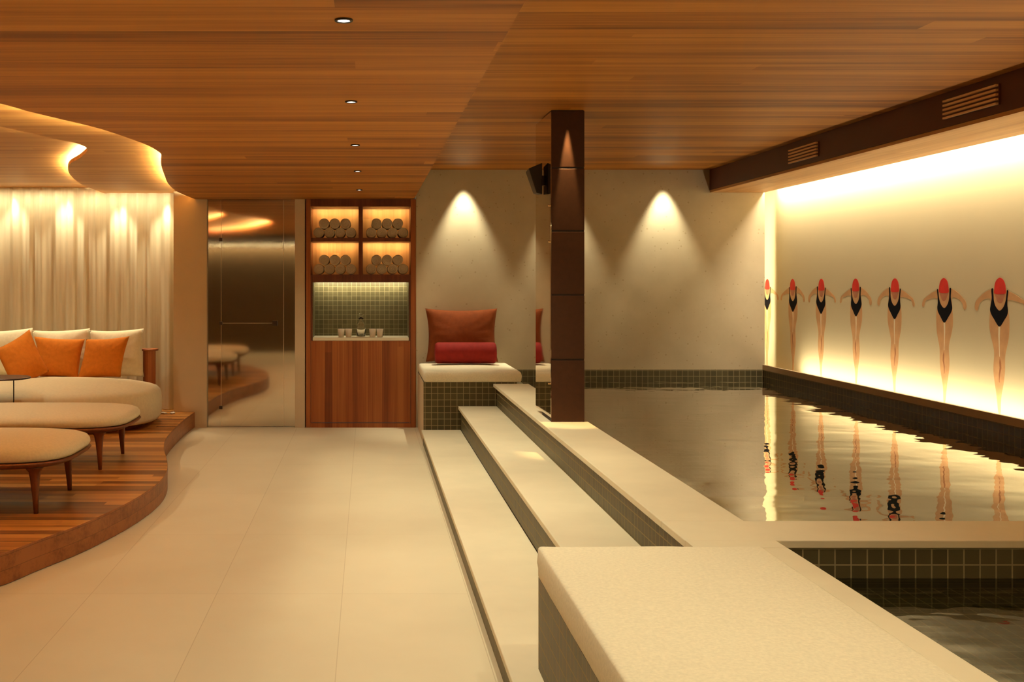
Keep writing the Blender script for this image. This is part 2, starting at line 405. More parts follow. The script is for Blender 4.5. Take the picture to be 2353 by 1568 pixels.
# curves shared by the deck edge and the ceiling cut-out, walked in +Y
deck_edge = catmull([(-3.0, 3.3), (-2.65, 4.1), (-2.3, 4.62), (-2.05, 5.0), (-1.847, 5.356), (-1.743, 5.662), (-1.624, 5.992), (-1.534, 6.357),
                     (-1.462, 6.768), (-1.426, 7.25), (-1.452, 7.70), (-1.535, 8.163), (-1.66, 8.7), (-1.753, 9.246), (-1.800, 9.90), (-1.822, 10.66), (-1.815, 11.2)])
edge_a = catmull([(-2.9, 3.1), (-2.4, 3.75), (-2.05, 4.4), (-1.785, 5.176), (-1.725, 5.41), (-1.629, 5.69), (-1.523, 6.0), (-1.451, 6.373), (-1.401, 6.727),
                  (-1.392, 7.05), (-1.415, 7.32), (-1.529, 7.888), (-1.66, 8.712), (-1.76, 9.4), (-1.825, 10.1), (-1.83, 10.7), (-1.815, 11.2)])
edge_b = catmull([(-3.9, 3.1), (-3.3, 4.0), (-2.85, 5.0), (-2.47, 5.85), (-2.241, 6.497), (-2.156, 6.763), (-2.069, 7.065), (-1.99, 7.30), (-2.003, 7.62), (-2.18, 8.1),
                  (-2.411, 8.617), (-2.60, 9.278), (-2.752, 10.12), (-2.80, 10.7), (-2.82, 11.5)])

# ------------------------------------------------------------------ shell
obj('floor', B(XL, 0.53, YR, 11.5, -0.12, 0), M['floor'], kind='structure')
dk = [(x, y) for x, y in deck_edge] + [(-2.04, 11.2), (-2.04, 11.55), (XL, 11.55), (XL, 3.3)]
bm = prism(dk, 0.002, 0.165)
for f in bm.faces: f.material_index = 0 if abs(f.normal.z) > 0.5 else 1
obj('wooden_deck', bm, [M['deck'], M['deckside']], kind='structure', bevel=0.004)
obj('wall_back', B((0.508, 4.17, YB, YB+0.2, 0, 2.75)), M['pitted'], kind='structure')
obj('wall_pier', B(-2.04, -1.69, YB, 11.6, 0, 2.62), M['reveal'], kind='structure')
obj('wall_pilaster', B(-0.765, -0.660, YB, 11.6, 0, 2.5), M['reveal'], kind='structure')
obj('wall_curtain_side', B(XL-0.2, -2.04, 11.55, 11.7, 0, 2.75), M['reveal'], kind='structure')
obj('wall_left', B(XL-0.2, XL, YR, 11.55, 0, 2.75), M['reveal'], kind='structure')
obj('wall_rear', B(XL-0.2, 4.5, YR-0.2, YR, -1.2, 2.75), M['rearwall'], kind='structure')
obj('wall_right', B(4.32, 4.5, YR, 11.9, -1.2, 2.75), M['muralwall'], kind='structure')
obj('wall_slot', B(3.9, 4.32, 11.75, 11.9, -1.0, 2.75), M['muralwall'], kind='structure')
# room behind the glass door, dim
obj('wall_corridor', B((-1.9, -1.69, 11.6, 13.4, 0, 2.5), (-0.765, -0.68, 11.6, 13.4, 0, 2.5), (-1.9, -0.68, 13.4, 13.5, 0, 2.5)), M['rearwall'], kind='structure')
obj('floor_corridor', B(-1.9, -0.68, 11.5, 13.5, -0.1, 0), M['floor'], kind='structure')
obj('ceiling_corridor', B(-1.9, -0.68, 11.205, 13.5, 2.4, 2.5), M['ceil'], kind='structure')
# ceilings
la = [(x, y) for x, y in edge_a] + [(0.485, 11.2), (0.485, 3.1)]
obj('ceiling_low', prism(la, ZC, ZC+0.018), M['ceil'], kind='structure')
lb = [(x, y) for x, y in edge_b] + [(-1.0, 11.5), (-1.0, 3.1)]
lb = [(x, y) for x, y in edge_b if y <= 11.2] + [(-1.0, 11.2), (-1.0, 3.1)]
lb = [(x, y) for x, y in edge_b] + [(-2.04, 11.54), (-2.04, 11.19), (-1.0, 11.19), (-1.0, 3.1)]
obj('ceiling_middle', prism(lb, 2.48, 2.496), M['ceil2'], kind='structure')
obj('ceiling_upper', B(XL, -0.9, 3.1, 11.55, 2.545, 2.58), M['ceil2'], kind='structure')
obj('ceiling_high', B((0.485, 3.60, YR, 11.2, ZH, ZH+0.06), (3.6, 4.32, YR, 11.75, ZH, ZH+0.06), (XL, 0.485, YR, 3.1, ZH, ZH+0.06), (-1.0, 0.485, 3.1, 11.2, ZH, ZH+0.06)), M['ceil'], kind='structure')
obj('trim_1', B((0.465, 0.485, 3.1, 11.199, ZC+0.0181, ZH-0.001), (XL, 0.485, 3.08, 3.099, ZC, ZH-0.001)), M['fascia'], kind='structure')
# led ribbons hidden on top of the ceiling edges
oa0, oa1 = offset_line(edge_a, 0.035), offset_line(edge_a, 0.055)
ob0, ob1 = offset_line(edge_b, 0.035), offset_line(edge_b, 0.055)
cl = bpy.data.objects['ceiling_low']; cm = bpy.data.objects['ceiling_middle']
obj('edge_lip', band(edge_a, offset_line(edge_a, 0.008), ZC+0.018, ZC+0.034), M['ceil2'], parent=cl)
def sections(l0, l1, z0, z1, ysplit, par):
    k = next(i for i, q in enumerate(l0) if q[1] > ysplit); k2 = k+8
    for a, b_, mm in ((0, k+1, 'led_bright'), (k, k2+1, 'led_mid'), (k2, len(l0), 'led')):
        obj('led_strip', slope(l0[a:b_], l1[a:b_], z0, z1), M[mm], parent=par)
sections(offset_line(edge_a, 0.028), oa1, ZC+0.0185, ZC+0.034, 6.35, cl)
eb = [q for q in edge_b]
obj('edge_lip', band(eb, offset_line(eb, 0.008), 2.496, 2.510), M['ceil2'], parent=cm)
sections(offset_line(eb, 0.028), ob1, 2.4965, 2.509, 6.8, cm)

# beam and soffit along the mural wall
obj('trim_2', B((3.59, 3.62, YR, YB-0.002, 2.495, ZH-0.001)), M['fascia'], kind='structure')
obj('ceiling_soffit', B((3.595, 4.16, YR, YB-0.002, 2.470, 2.494)), M['soffit'], kind='structure')

# steps, each riser and tread
def step(name, tread, riser):
    e = empty(name, kind='structure')
    obj('tread', B(*tread), M['stone'], e, bevel=0.004)
    obj('riser', B(*riser), M['tile'], e, uv=True)
step('step_lower', (0.505, 0.875, YR, 10.03, Z1-0.03, Z1), (0.52, 0.60, YR, 10.03, 0.001, Z1-0.031))
step('step_middle', (0.851, 1.213, 3.845, 10.03, Z2-0.03, Z2), (0.877, 1.16, 3.845, 10.03, Z1+0.001, Z2-0.031))
e = empty('pool_surround', kind='structure')
obj('riser', B((1.215, 1.505, 3.845, 10.03, Z2-0.03, Z3-0.031)), M['tile'], e, uv=True)
T = 0.03
obj('coping', B((1.18, XP0+0.003, 4.29, 10.03, Z3-T, Z3)), M['stone'], e, bevel=0.004)
obj('coping', B((1.18, XP1, 3.965-0.004, 4.289, Z3-T, Z3)), M['stone'], e, bevel=0.004)
obj('coping', B((1.18, 1.515, 3.852, 3.960, Z3-T, Z3)), M['stone'], e)
obj('coping', B((1.427, 1.518, 0.9, 3.851, Z3-T, Z3)), M['stone'], e, bevel=0.003)
obj('coping', B((3.60, XP1, YR, 3.960, Z3-T, Z3), (1.427, 3.599, YR, 0.899, Z3-T, Z3)), M['stone'], e)
obj('basin', B((1.41, XP0, 3.845, 11.2, -1.1, Z3-T-0.001), (1.511, XP1, 3.97, 4.285, -1.1, Z3-T-0.001),
               (1.42, 1.512, 0.9, 3.969, -1.1, Z3-T-0.001), (3.605, XP1, 0.9, 3.969, -1.1, Z3-T-0.001), (1.42, XP1, YR, 0.899, -1.1, Z3-T-0.001),
               (1.513, 3.60, 0.9, 3.969, -0.6, -0.5), (1.513, 3.60, 2.2, 3.969, -0.5, 0.30),
               (1.42, 4.23, 4.286, 11.2, -1.1, -0.9)), M['tile'], e, uv=True)
obj('underwater_ledge', B((1.512, 4.148, 4.286, 5.30, 0.20, 0.30)), M['stone'], e)
# tile band on the back wall and along the mural wall
obj('trim_3', B((XP0, XP1+0.0, YB-0.012, YB-0.001, -0.9, 0.608)), M['tile'], kind='structure', uv=True)
obj('trim_4', B((XP1+0.0, XP1+0.02, 4.29, YB, -0.9, 0.605)), M['tile'], kind='structure', uv=True)
obj('trim_5', B((XP1-0.004, XP1+0.02, YR, YB+0.1, 0.606, 0.660), (XP1+0.02, 4.32, YR, YB+0.3, 0.595, 0.605)), M['reveal'], kind='structure')
# water
def sheet(x0, x1, y0, y1, z):
    bm = bmesh.new(); bm.faces.new([bm.verts.new(p) for p in ((x0, y0, z), (x1, y0, z), (x1, y1, z), (x0, y1, z))]); return bm
obj('pool_water', sheet(XP0, XP1, 4.285, YB-0.012, 0.507), M['water'], kind='stuff', label='still greenish swimming pool water mirroring the lit wall of swimmers', cat='water')
obj('spa_water', sheet(1.512, 3.605, 0.9, 3.97, 0.43), M['water2'], kind='stuff', label='clear water in the small mosaic tiled spa pool at the front right', cat='water')

# ------------------------------------------------------------------ tiled benches
def bench(name, label, x0, x1, y0, y1, z0, z1, padz, pad, sidemat=None, seed=0, padr=0.016):
    e = empty(name, ((x0+x1)/2, (y0+y1)/2, z0), label=label, cat='bench')
    bm = B(x0, x1, y0, y1, z0, z1)
    mats = [M['tile'], sidemat or M['tile']]
    bm.normal_update(); box_uv(bm)
    if sidemat:
        for f in bm.faces:
            if f.normal.x < -0.5: f.material_index = 1
    bmesh.ops.translate(bm, verts=bm.verts, vec=(-(x0+x1)/2, -(y0+y1)/2, -z0))
    obj('base', bm, mats, e)
    px0, px1, py0, py1 = pad
    q = soft_box(px1-px0, py1-py0, padz-z1-0.010, padr, 0.012, 0.005, seed)
    bmesh.ops.translate(q, verts=q.verts, vec=((px0+px1)/2-(x0+x1)/2, (py0+py1)/2-(y0+y1)/2, z1-z0+0.001))
    obj('seat_pad', q, M['padfabric'], e, smooth=True)
bench('tiled_bench', 'dark mosaic tiled bench with cream pad against the back wall holding rust pillow', 0.525, 1.405, 10.035, 11.19, 0.001, 0.588, 0.695, (0.528, 1.45, 10.03, 11.17), M['reveal'], 3, 0.03)
bench('tiled_bench', 'large dark mosaic tiled bench with wide cream pad in the near foreground', 0.615, 1.405, 0.6, 3.842, Z1+0.001, 0.470, 0.590, (0.612, 1.424, 0.6, 3.85), None, 9)

pl = obj('cushion', pillow_bm(0.75, 0.56, 0.22, 0.09, 1), M['rust'], label='large square rust pillow standing on the back bench against the wall', cat='cushion', smooth=True)
pl.location = (0.975, 11.03, 0.702); pl.rotation_euler = (math.radians(-9), 0, 0)
def bolster():
    r, L = 0.108, 0.62; prof = []
    for k in range(7):
        a = k/6*PI/2; prof.append((-L/2 + 0.035*(1-math.sin(a)), r-0.035+0.035*math.sin(a) if k else r-0.04))
    xs = [(-L/2, 0.0), (-L/2+0.001, r-0.035)] + [(-L/2+0.035*(1-math.cos(a*PI/12)), r-0.035+0.035*math.sin(a*PI/12)) for a in range(1, 7)]
    full = xs + [(-x, rr) for x, rr in xs[::-1]]
    n = 32
    return rings([[(x, max(rr, 0.001)*math.cos(2*PI*i/n), max(rr, 0.001)*math.sin(2*PI*i/n)) for i in range(n)] for x, rr in full])
bo = obj('bolster', bolster(), M['red'], label='red cylindrical bolster lying in front of the rust pillow', cat='cushion', smooth=True)
bo.location = (0.99, 10.80, 0.811)

# ------------------------------------------------------------------ pillar
p = empty('pillar', (1.368, 7.5, Z3), kind='structure')
def rel(bm, o):
    bmesh.ops.translate(bm, verts=bm.verts, vec=-o.location); return bm
PX0, PX1, PY0, PY1 = 1.2535, 1.484, 7.30, 7.70
zs = [Z3] + [1.536 + (647-y)*7.3/2450 for y in (827, 678, 531, 386)] + [ZH]
bm = B(PX0+0.006, PX1-0.006, PY0+0.006, PY1, Z3, ZH)
obj('core', rel(bm, p), M['joint'], p)
for a, b_ in zip(zs, zs[1:]):
    obj('panel', rel(B(PX0+0.003, PX1, PY0, PY0+0.02, a+(0.006 if a > Z3 else 0.0), b_-0.006), p), M['pillar'], p, bevel=0.002)
obj('side_panel', rel(B(PX1-0.005, PX1+0.002, PY0+0.021, PY1, Z3, ZH), p), M['pillar'], p)
bm = bmesh.new()
q = [(PX0, 7.302), (1.2475, 7.92), (1.2515, 7.92), (PX0+0.003, 7.302)]
bm.free(); bm = prism(q, Z3+0.03, ZH-0.01)
obj('mirror', rel(bm, p), M['mirror'], p)
for (y, z, x) in ((7.34, 1.536+(647-474)*7.4/2450, PX0), (7.34, 1.536+(647-556)*7.4/2450, PX0), (7.34, 1.536-(880-647)*7.4/2450, PX0), (7.34, 1.536-(878-647)*7.4/2450, PX1+0.004)):
    obj('clip', rel(tube((x-0.012, y, z), (x+0.004, y, z), 0.006), p), M['brass'], p)
# speaker on the pillar side
sp = empty('loudspeaker', (1.215, 7.62, 2.25), label='small black wedge loudspeaker fixed high on the left side of the pillar', cat='speaker')
def wedge():
    f = [(-0.075, -0.05), (0.02, -0.09), (0.02, 0.10), (-0.022, 0.10)]
    bm = bmesh.new()
    pts = [(-0.078, 0.085), (0.018, 0.125), (0.018, -0.10), (-0.022, -0.09)]
    a = [bm.verts.new((x, -0.09, z)) for x, z in pts]; c = [bm.verts.new((x, 0.07, z*0.9)) for x, z in pts]
    bm.faces.new(a[::-1]); bm.faces.new(c)
    for i in range(4): bm.faces.new((a[i], a[(i+1) % 4], c[(i+1) % 4], c[i]))
    bmesh.ops.recalc_face_normals(bm, faces=bm.faces); return bm
obj('cabinet', wedge(), M['black'], sp, bevel=0.006)
obj('bracket', B(0.018, 0.034, -0.03, 0.03, -0.03, 0.04), M['darkmetal'], sp)

# ------------------------------------------------------------------ vents on the fascia
for lab, y0, y1, za, zb in (('farther slatted air vent in the dark fascia, nearer the back wall', 8.49, 9.05, 2.540, 2.643),
                            ('nearer slatted air vent in the dark fascia at the upper right', 6.06, 6.62, 2.548, 2.652)):
    v = empty('air_vent', (3.588, (y0+y1)/2, za), label=lab, cat='vent', group='air vents in the fascia')
    obj('backing', rel(B(3.584, 3.5895, y0-0.01, y1+0.01, za-0.008, zb+0.008), v), M['fascia'], v)
    for k in range(5):
        z = za + (zb-za)*k/4
        obj('slat', rel(B(3.568, 3.584, y0, y1, z-0.006, z+0.006), v), M['slat'], v)

# ------------------------------------------------------------------ downlights
def spot(name, loc, target, energy, deg, blend, radius=0.02, col=WARM2):
    l = bpy.data.lights.new(name, 'SPOT'); l.energy = energy; l.color = col; l.spot_size = math.radians(deg); l.spot_blend = blend; l.shadow_soft_size = radius
    o = bpy.data.objects.new(name, l); COL.objects.link(o); o.location = loc
    o.rotation_euler = (Vector(target)-Vector(loc)).to_track_quat('-Z', 'Y').to_euler(); return o
def area(name, loc, normal, long_axis, energy, sx, sy, col=WARM):
    l = bpy.data.lights.new(name, 'AREA'); l.shape = 'RECTANGLE'; l.size = sx; l.size_y = sy; l.energy = energy; l.color = col
    o = bpy.data.objects.new(name, l); COL.objects.link(o)
    z = -Vector(normal).normalized(); x = Vector(long_axis).normalized(); y = z.cross(x)
    m = Matrix((x, y, z)).transposed().to_4x4(); m.translation = Vector(loc); o.matrix_world = m
    return o
def ringm(r0, r1, z0, z1, n=32):
    return rings([[(r*math.cos(2*PI*i/n), r*math.sin(2*PI*i/n), z) for i in range(n)] for r, z in ((r0, z1), (r0, z0), (r1, z0), (r1, z1))], False, False)
names = ['nearest of the row of round downlights in the timber ceiling, largest in view', 'second nearest round downlight in the row in the timber ceiling',
         'middle one of the five round downlights in the timber ceiling', 'second farthest round downlight in the row in the timber ceiling', 'farthest round downlight of the row, just before the towel cabinet']
for lab, y in zip(names, (3.516, 5.11, 6.74, 8.33, 10.03)):
    d = empty('downlight', (-0.079, y, ZC), label=lab, cat='downlight', group='downlights in the low timber ceiling')
    obj('trim_ring', ringm(0.021, 0.030, -0.006, 0.0), M['black'], d)
    obj('lens', lathe([(0.0215, -0.0035), (0.0215, -0.0015)]), M['lens'], d)
    spot('downlight_beam', (-0.079, y, ZC-0.02), (-0.079, y, 0), 60, 120, 1.0)

# ------------------------------------------------------------------ lights
for y in (4.9, 6.6, 8.4):
    spot('step_beam', (0.60, y, ZH-0.03), (0.95, y, 0), 105, 85, 0.9)
spot('step_beam', (1.3, 2.6, ZH-0.03), (1.15, 2.6, 0), 95, 90, 1.0)
spot('step_beam', (0.3, 1.6, ZH-0.03), (0.0, 2.2, 0), 40, 120, 0.8)
for x in (1.006, 2.053, 3.10):
    spot('wall_washer', (x, YB-0.124, ZH-0.01), (x, YB-0.124, 0), 130, 58, 0.7, 0.02)
spot('pillar_beam', (1.367, 7.273, ZH-0.01), (1.367, 7.273, 0), 190, 19.5, 0.6, 0.008, (1.0, 0.66, 0.26))
for x in (-4.33, -3.77, -3.21, -2.63, -2.15):
    spot('curtain_beam', (x, 11.30, 2.52 if x < -2.8 else 2.46), (x, 11.34, 0), 62, 66, 1.0, 0.03, (1.0, 0.88, 0.60))
for x, y in ((-3.75, 9.9), (-3.45, 7.6)):  # added fill spots outside the view, brightening the daybed and ottomans
    spot('lounge_fill', (x, y, 2.53), (x+0.35, y, 0), 80, 120, 1.0, 0.03)
area('curtain_wash', (-3.5, 11.24, 2.475), (0, 0.35, -1), (1, 0, 0), 13, 2.85, 0.03, (1.0, 0.84, 0.53))
# coves along the mural wall
YM = (YR+YB)/2; LM = YB-YR
area('cove_top', (4.21, YM, 2.56), (0.25, 0, -1), (0, 1, 0), 175, LM, 0.06, (1.0, 0.88, 0.62))
area('cove_foot', (4.215, (YR+10.6)/2, 0.61), (0.25, 0, 1), (0, 1, 0), 62, 10.6-YR, 0.06, (1.0, 0.88, 0.62))
area('slot_light', (4.02, YB+0.30, 1.60), (1, 0, 0.0), (0, 0, 1), 9, 1.9, 0.08, WARM2)
# rear wall cove
area('rear_cove', ((XL+4.2)/2, YR+0.10, 2.32), (0, 0, -1), (1, 0, 0), 70, 9.4, 0.06, WARM)
obj('trim_6', B(XL, 4.22, YR, YR+0.05, 2.34, 2.40), M['rearwall'], kind='structure')

# ------------------------------------------------------------------ glass door
d = empty('door_1', (-1.22, YB+0.05, 0), kind='structure')
def dr(bm): return rel(bm, d)
obj('side_pane', dr(B(-1.689, -1.548, YB+0.05, YB+0.06, 0.0, 2.399)), M['doorglass'], d)
obj('door_leaf', dr(B(-1.544, -0.889, YB+0.05, YB+0.06, 0.004, 2.395)), M['doorglass'], d)
obj('side_pane', dr(B(-0.885, -0.766, YB+0.05, YB+0.06, 0.0, 2.399)), M['doorglass'], d)
for x in (-1.546, -0.887):
    obj('pane_edge', dr(B(x-0.0015, x+0.0015, YB+0.048, YB+0.061, 0.003, 2.396)), M['glassedge'], d)
for y in (551, 743, 937):
    z = 1.536-(y-647)/217.8
    obj('hinge', dr(B(-1.566, -1.532, YB+0.036, YB+0.070, z-0.017, z+0.017)), M['darkmetal'], d, bevel=0.002)
z = 1.536-(743-647)/217.8
obj('door_handle', dr(B(-1.005, -0.950, YB+0.025, YB+0.075, z-0.025, z+0.025)), M['darkmetal'], d, bevel=0.002)
obj('door_rail', dr(B(-1.53, -1.005, YB+0.0465, YB+0.0495, z-0.0015, z+0.0015)), M['glassedge'], d)

# ------------------------------------------------------------------ towel cabinet
K = 218.75
def cx(px): return (px-845)/K
def cz(py): return 1.536+(647-py)/K
c = empty('towel_cabinet', (cx(829), YB-0.012, 0), label='tall reddish timber cabinet with lit towel niches and a tiled drinks niche', cat='cabinet')
Y0, Y1 = YB-0.012, YB+0.42
def cr(bm): return rel(bm, c)
xl, xr = cx(703), cx(955.5); zt = ZC-0.001
NX = [(cx(714), cx(824)), (cx(833.5), cx(943.5))]
NZ = [(cz(547), cz(475)), (cz(631), cz(555.5))]
TX = (cx(718), cx(940)); TZ = (cz(779), cz(649))
obj('side_panel', cr(B(xl, NX[0][0]-0.0005, Y0, Y1, 0.001, zt)), M['cabinet'], c, bevel=0.002)
obj('side_panel', cr(B(NX[1][1]+0.0005, xr, Y0, Y1, 0.001, zt)), M['cabinet'], c, bevel=0.002)
ix0, ix1 = NX[0][0], NX[1][1]
obj('top_panel', cr(B(ix0, ix1, Y0+0.002, Y1, NZ[0][1], zt)), M['darkwood'], c)
obj('shelf', cr(B(ix0, ix1, Y0+0.002, Y1, NZ[1][1], NZ[0][0])), M['darkwood'], c)
obj('shelf', cr(B(ix0, ix1, Y0+0.002, Y1, TZ[1]+0.012, NZ[1][0])), M['darkwood'], c)
for (z0, z1) in NZ:
    obj('divider', cr(B(NX[0][1], NX[1][0], Y0+0.002, Y1, z0, z1)), M['darkwood'], c)
obj('back_panel', cr(B(ix0, ix1, Y1-0.012, Y1+0.01, NZ[1][0], NZ[0][1])), M['niche'], c)
obj('niche_frame', cr(B((ix0, TX[0], Y0+0.006, Y1, TZ[0]-0.018, TZ[1]+0.012), (TX[1], ix1, Y0+0.006, Y1, TZ[0]-0.018, TZ[1]+0.012), (TX[0], TX[1], Y0+0.006, Y1, TZ[1], TZ[1]+0.012))), M['darkwood'], c)
obj('niche_tiling', cr(B((TX[0], TX[1], Y1-0.012, Y1+0.01, TZ[0]-0.01, TZ[1]), (TX[0], TX[0]+0.004, Y0+0.012, Y1-0.013, TZ[0], TZ[1]), (TX[1]-0.004, TX[1], Y0+0.012, Y1-0.013, TZ[0], TZ[1]))), M['tilesm'], c, uv=True)
obj('counter', cr(B(TX[0]+0.004, TX[1]-0.004, Y0+0.004, Y1-0.013, TZ[0]-0.018, TZ[0]+0.012)), M['stone'], c)
obj('door', cr(B(ix0+0.002, ix1-0.002, Y0+0.006, Y0+0.03, cz(971), TZ[0]-0.02)), M['cabinet'], c, bevel=0.001)
obj('plinth', cr(B(ix0, ix1, Y0+0.002, Y0+0.04, 0.001, cz(972.5))), M['cabinet'], c)
for (a, b_) in NX:
    for (z0, z1) in NZ:
        area('niche_led', ((a+b_)/2, Y1-0.10, z1-0.006), (0, 0.7, -1), (1, 0, 0), 1.15, b_-a-0.02, 0.012, (1.0, 0.72, 0.33))
area('tile_niche_led', ((TX[0]+TX[1])/2, Y1-0.10, TZ[1]-0.004), (0, 0.9, -1), (1, 0, 0), 4.5, TX[1]-TX[0]-0.03, 0.012, (1.0, 0.88, 0.60))
# rolled towels
def towel_bm(r=0.0535, L=0.30, seed=0):
    bm = bmesh.new(); turns = 3.2; n = 74; out = []
    # outer skin with a slightly flattened, soft roll; spiral relief on the face
    nn = 36; rs = []
    def ring(rad, y, wob=1.0): return [(rad*(1+0.012*wob*math.sin(3*t+seed))*math.cos(t), y, rad*(1+0.012*wob*math.cos(2*t+seed))*math.sin(t)) for t in [2*PI*i/nn for i in range(nn)]]
    prof = [(0.003, 0.004)]
    for k in range(1, 13):
        rad = r*0.95*k/12; prof.append((rad, 0.0 if k % 3 else 0.007))
    prof += [(r*0.985, 0.006), (r, 0.016), (r, L-0.016), (r*0.97, L-0.003), (r*0.8, L)]
    return rings([ring(rad, y) for rad, y in prof])
tw_mesh = None
posn = {0: 'upper left', 1: 'upper right', 2: 'lower left', 3: 'lower right'}
bot = ['leftmost', 'second from the left', 'second from the right', 'rightmost']
topn = ['left', 'middle', 'right']
R = 0.0555; tri = 0
first = None
for ni, (z0, nx) in enumerate(((NZ[0][0], NX[0]), (NZ[0][0], NX[1]), (NZ[1][0], NX[0]), (NZ[1][0], NX[1]))):
    mid = (nx[0]+nx[1])/2 + (0.006 if ni % 2 else 0.0)
    lst = [(mid+(k-1.5)*0.1125, z0+R+0.001, 'rolled towel %s in the bottom row of the %s niche' % (bot[k], posn[ni])) for k in range(4)]
    lst += [(mid+(k-1)*0.1125, z0+R+0.001+0.096, '%s rolled towel of the top row in the %s niche' % (topn[k], posn[ni])) for k in range(3)]
    for (x, z, lab) in lst:
        if first is None:
            o = first = obj('rolled_towel', towel_bm(R-0.0005), M['towel'], smooth=True)
        else:
            o = first.copy(); COL.objects.link(o)
        o.location = (x, YB+0.02+random.uniform(-0.006, 0.010), z); o.rotation_euler = (0, random.uniform(-3, 3), 0)
        tag(o, None, lab, 'towel', 'rolled towels in the %s niche' % posn[ni])
# drinks niche
zc = TZ[0]+0.013
def cup_bm():
    r0, r1, h, t = 0.029, 0.037, 0.088, 0.004
    return lathe([(r0*0.9, 0), (r0, 0.003), (r1, h), (r1-t, h), (r0-t, 0.012)], 28)
labs = ['small ceramic cup farthest left of the carafe in the tiled niche', 'small ceramic cup just left of the carafe in the tiled niche',
        'small ceramic cup just right of the carafe in the tiled niche', 'small ceramic cup farthest right of the carafe in the tiled niche']
for px, lab in zip((784.2, 801.2, 856, 873), labs):
    obj('cup', cup_bm(), M['ceramic'], smooth=True, label=lab, cat='cup', group='cups beside the carafe').location = (cx(px)*1.01, YB+0.09, zc)
tr = obj('tray', lathe([(0.085, 0), (0.095, 0.002), (0.095, 0.007), (0.088, 0.007), (0.086, 0.004)], 36), M['stone'], smooth=False, label='small round stone tray under the glass carafe', cat='tray')
tr.location = (cx(829.5)*1.01, YB+0.10, zc)
cf = empty('carafe', (cx(829.5)*1.01, YB+0.10, zc+0.0085), label='clear glass water carafe with glass stopper on the niche counter', cat='carafe')
obj('bottle', lathe([(0.0, 0.0), (0.046, 0.001), (0.050, 0.010), (0.050, 0.110), (0.044, 0.135), (0.026, 0.158), (0.021, 0.175), (0.028, 0.196), (0.026, 0.196), (0.019, 0.176), (0.024, 0.157), (0.041, 0.133), (0.046, 0.108), (0.046, 0.012), (0.0, 0.008)], 32), M['glass'], cf, smooth=True)
obj('stopper', lathe([(0.0, 0.180), (0.017, 0.181), (0.018, 0.199), (0.010, 0.205), (0.024, 0.222), (0.026, 0.236), (0.0, 0.243)], 28), M['glass'], cf, smooth=True)

# ------------------------------------------------------------------ curtain
def curtain_bm():
    bm = bmesh.new(); x0, x1 = -4.9, -2.055; n = 640; rows = [0.17, 0.6, 1.2, 1.9, 2.54]; V = []
    for r, z in enumerate(rows):
        row = []
        for i in range(n+1):
            x = x0+(x1-x0)*i/n
            ph = x*2*PI/0.15 + 3.2*noise.noise(Vector((x*2.3, 0, 3))) + 0.25*noise.noise(Vector((x*3, z, 0)))
            a = 0.014+0.014*noise.noise(Vector((x*4.1, 5, 1)))
            y = 11.40 + a*math.sin(ph) + 0.004*math.sin(ph*2.3+1) + 0.03*noise.noise(Vector((x*5, z*0.5, 8)))
            row.append(bm.verts.new((x, y, z)))
        V.append(row)
    for a, b_ in zip(V, V[1:]):
        for i in range(n): bm.faces.new((a[i], a[i+1], b_[i+1], b_[i]))
    return bm
obj('curtain', curtain_bm(), M['curtain'], smooth=True, label='full height pleated cream curtain behind the daybed', cat='curtain')

# ------------------------------------------------------------------ daybed
ZD = 0.165
s = empty('daybed', (-3.60, 10.20, ZD), label='wide rounded cream daybed on the timber deck in front of the curtain', cat='daybed')
A_, B_, E_ = 1.60, 0.86, 2.7
obj('plinth', rings([superring(A_-0.13, B_-0.13, E_, 0.002), superring(A_-0.10, B_-0.10, E_, 0.045)]), M['legwood'], s)
prof = [(0.06, 0.047), (0.02, 0.055), (0.0, 0.09), (-0.006, 0.20), (0.0, 0.29), (0.012, 0.325), (0.04, 0.352), (0.09, 0.370), (0.20, 0.395), (0.36, 0.415), (0.55, 0.430), (0.75, 0.436)]
obj('mattress', rings([superring(A_-i, B_-i, E_, z, 96) for i, z in prof]), M['fabric'], s, smooth=True)
def cushion(label, mat, x, y, z, w, h, t, rot, tilt, group, seed, yaw=0, shear=0.0, taper=0.0):
    q = pillow_bm(w, h, t, 0.07, seed)
    for v in q.verts: v.co.x = v.co.x*(1+taper*(v.co.z/h-0.5)) + shear*(v.co.z-h/2)
    o = obj('cushion', q, mat, smooth=True, label=label, cat='cushion', group=group)
    o.location = (x, y, z); o.rotation_euler = (math.radians(-tilt), math.radians(rot), math.radians(yaw)); return o
def wx(px, Y): return (px-845)*Y/2450
g1, g2 = 'cream back cushions on the daybed', 'orange cushions on the daybed'
cushion('cream cushion at the right end of the daybed, behind the right orange one', M['fabric'], wx(268, 10.93), 10.93, 0.547, 0.56, 0.50, 0.17, -2, 8, g1, 1)
cushion('cream cushion in the middle, between and behind two orange ones', M['fabric'], wx(139, 10.93), 10.94, 0.547, 0.60, 0.50, 0.17, -2, 8, g1, 2)
cushion('cream cushion at the picture edge behind the tilted orange one', M['fabric'], wx(10, 10.93), 10.92, 0.547, 0.60, 0.50, 0.17, -3, 8, g1, 3)
cushion('cream cushion lying low at the far left picture edge of the daybed', M['fabric2'], wx(-40, 10.4), 10.30, 0.60, 0.36, 0.27, 0.12, 6, 8, g1, 4)
cushion('orange cushion leaning at the right, nearest the wooden side table', M['orange'], wx(238, 10.68), 10.68, 0.565, 0.44, 0.41, 0.15, -4, 12, g2, 5, 0, 0.24)
cushion('upright orange cushion in the middle of the three', M['orange'], wx(131, 10.70), 10.70, 0.565, 0.45, 0.41, 0.15, 3, 12, g2, 6, 0, -0.10, 0.30)
o = cushion('orange cushion tipped on its corner at the left picture edge', M['orange'], 0, 0, 0, 0.44, 0.46, 0.15, 0, 0, g2, 7, 0, 0.25)
bmv = o.data
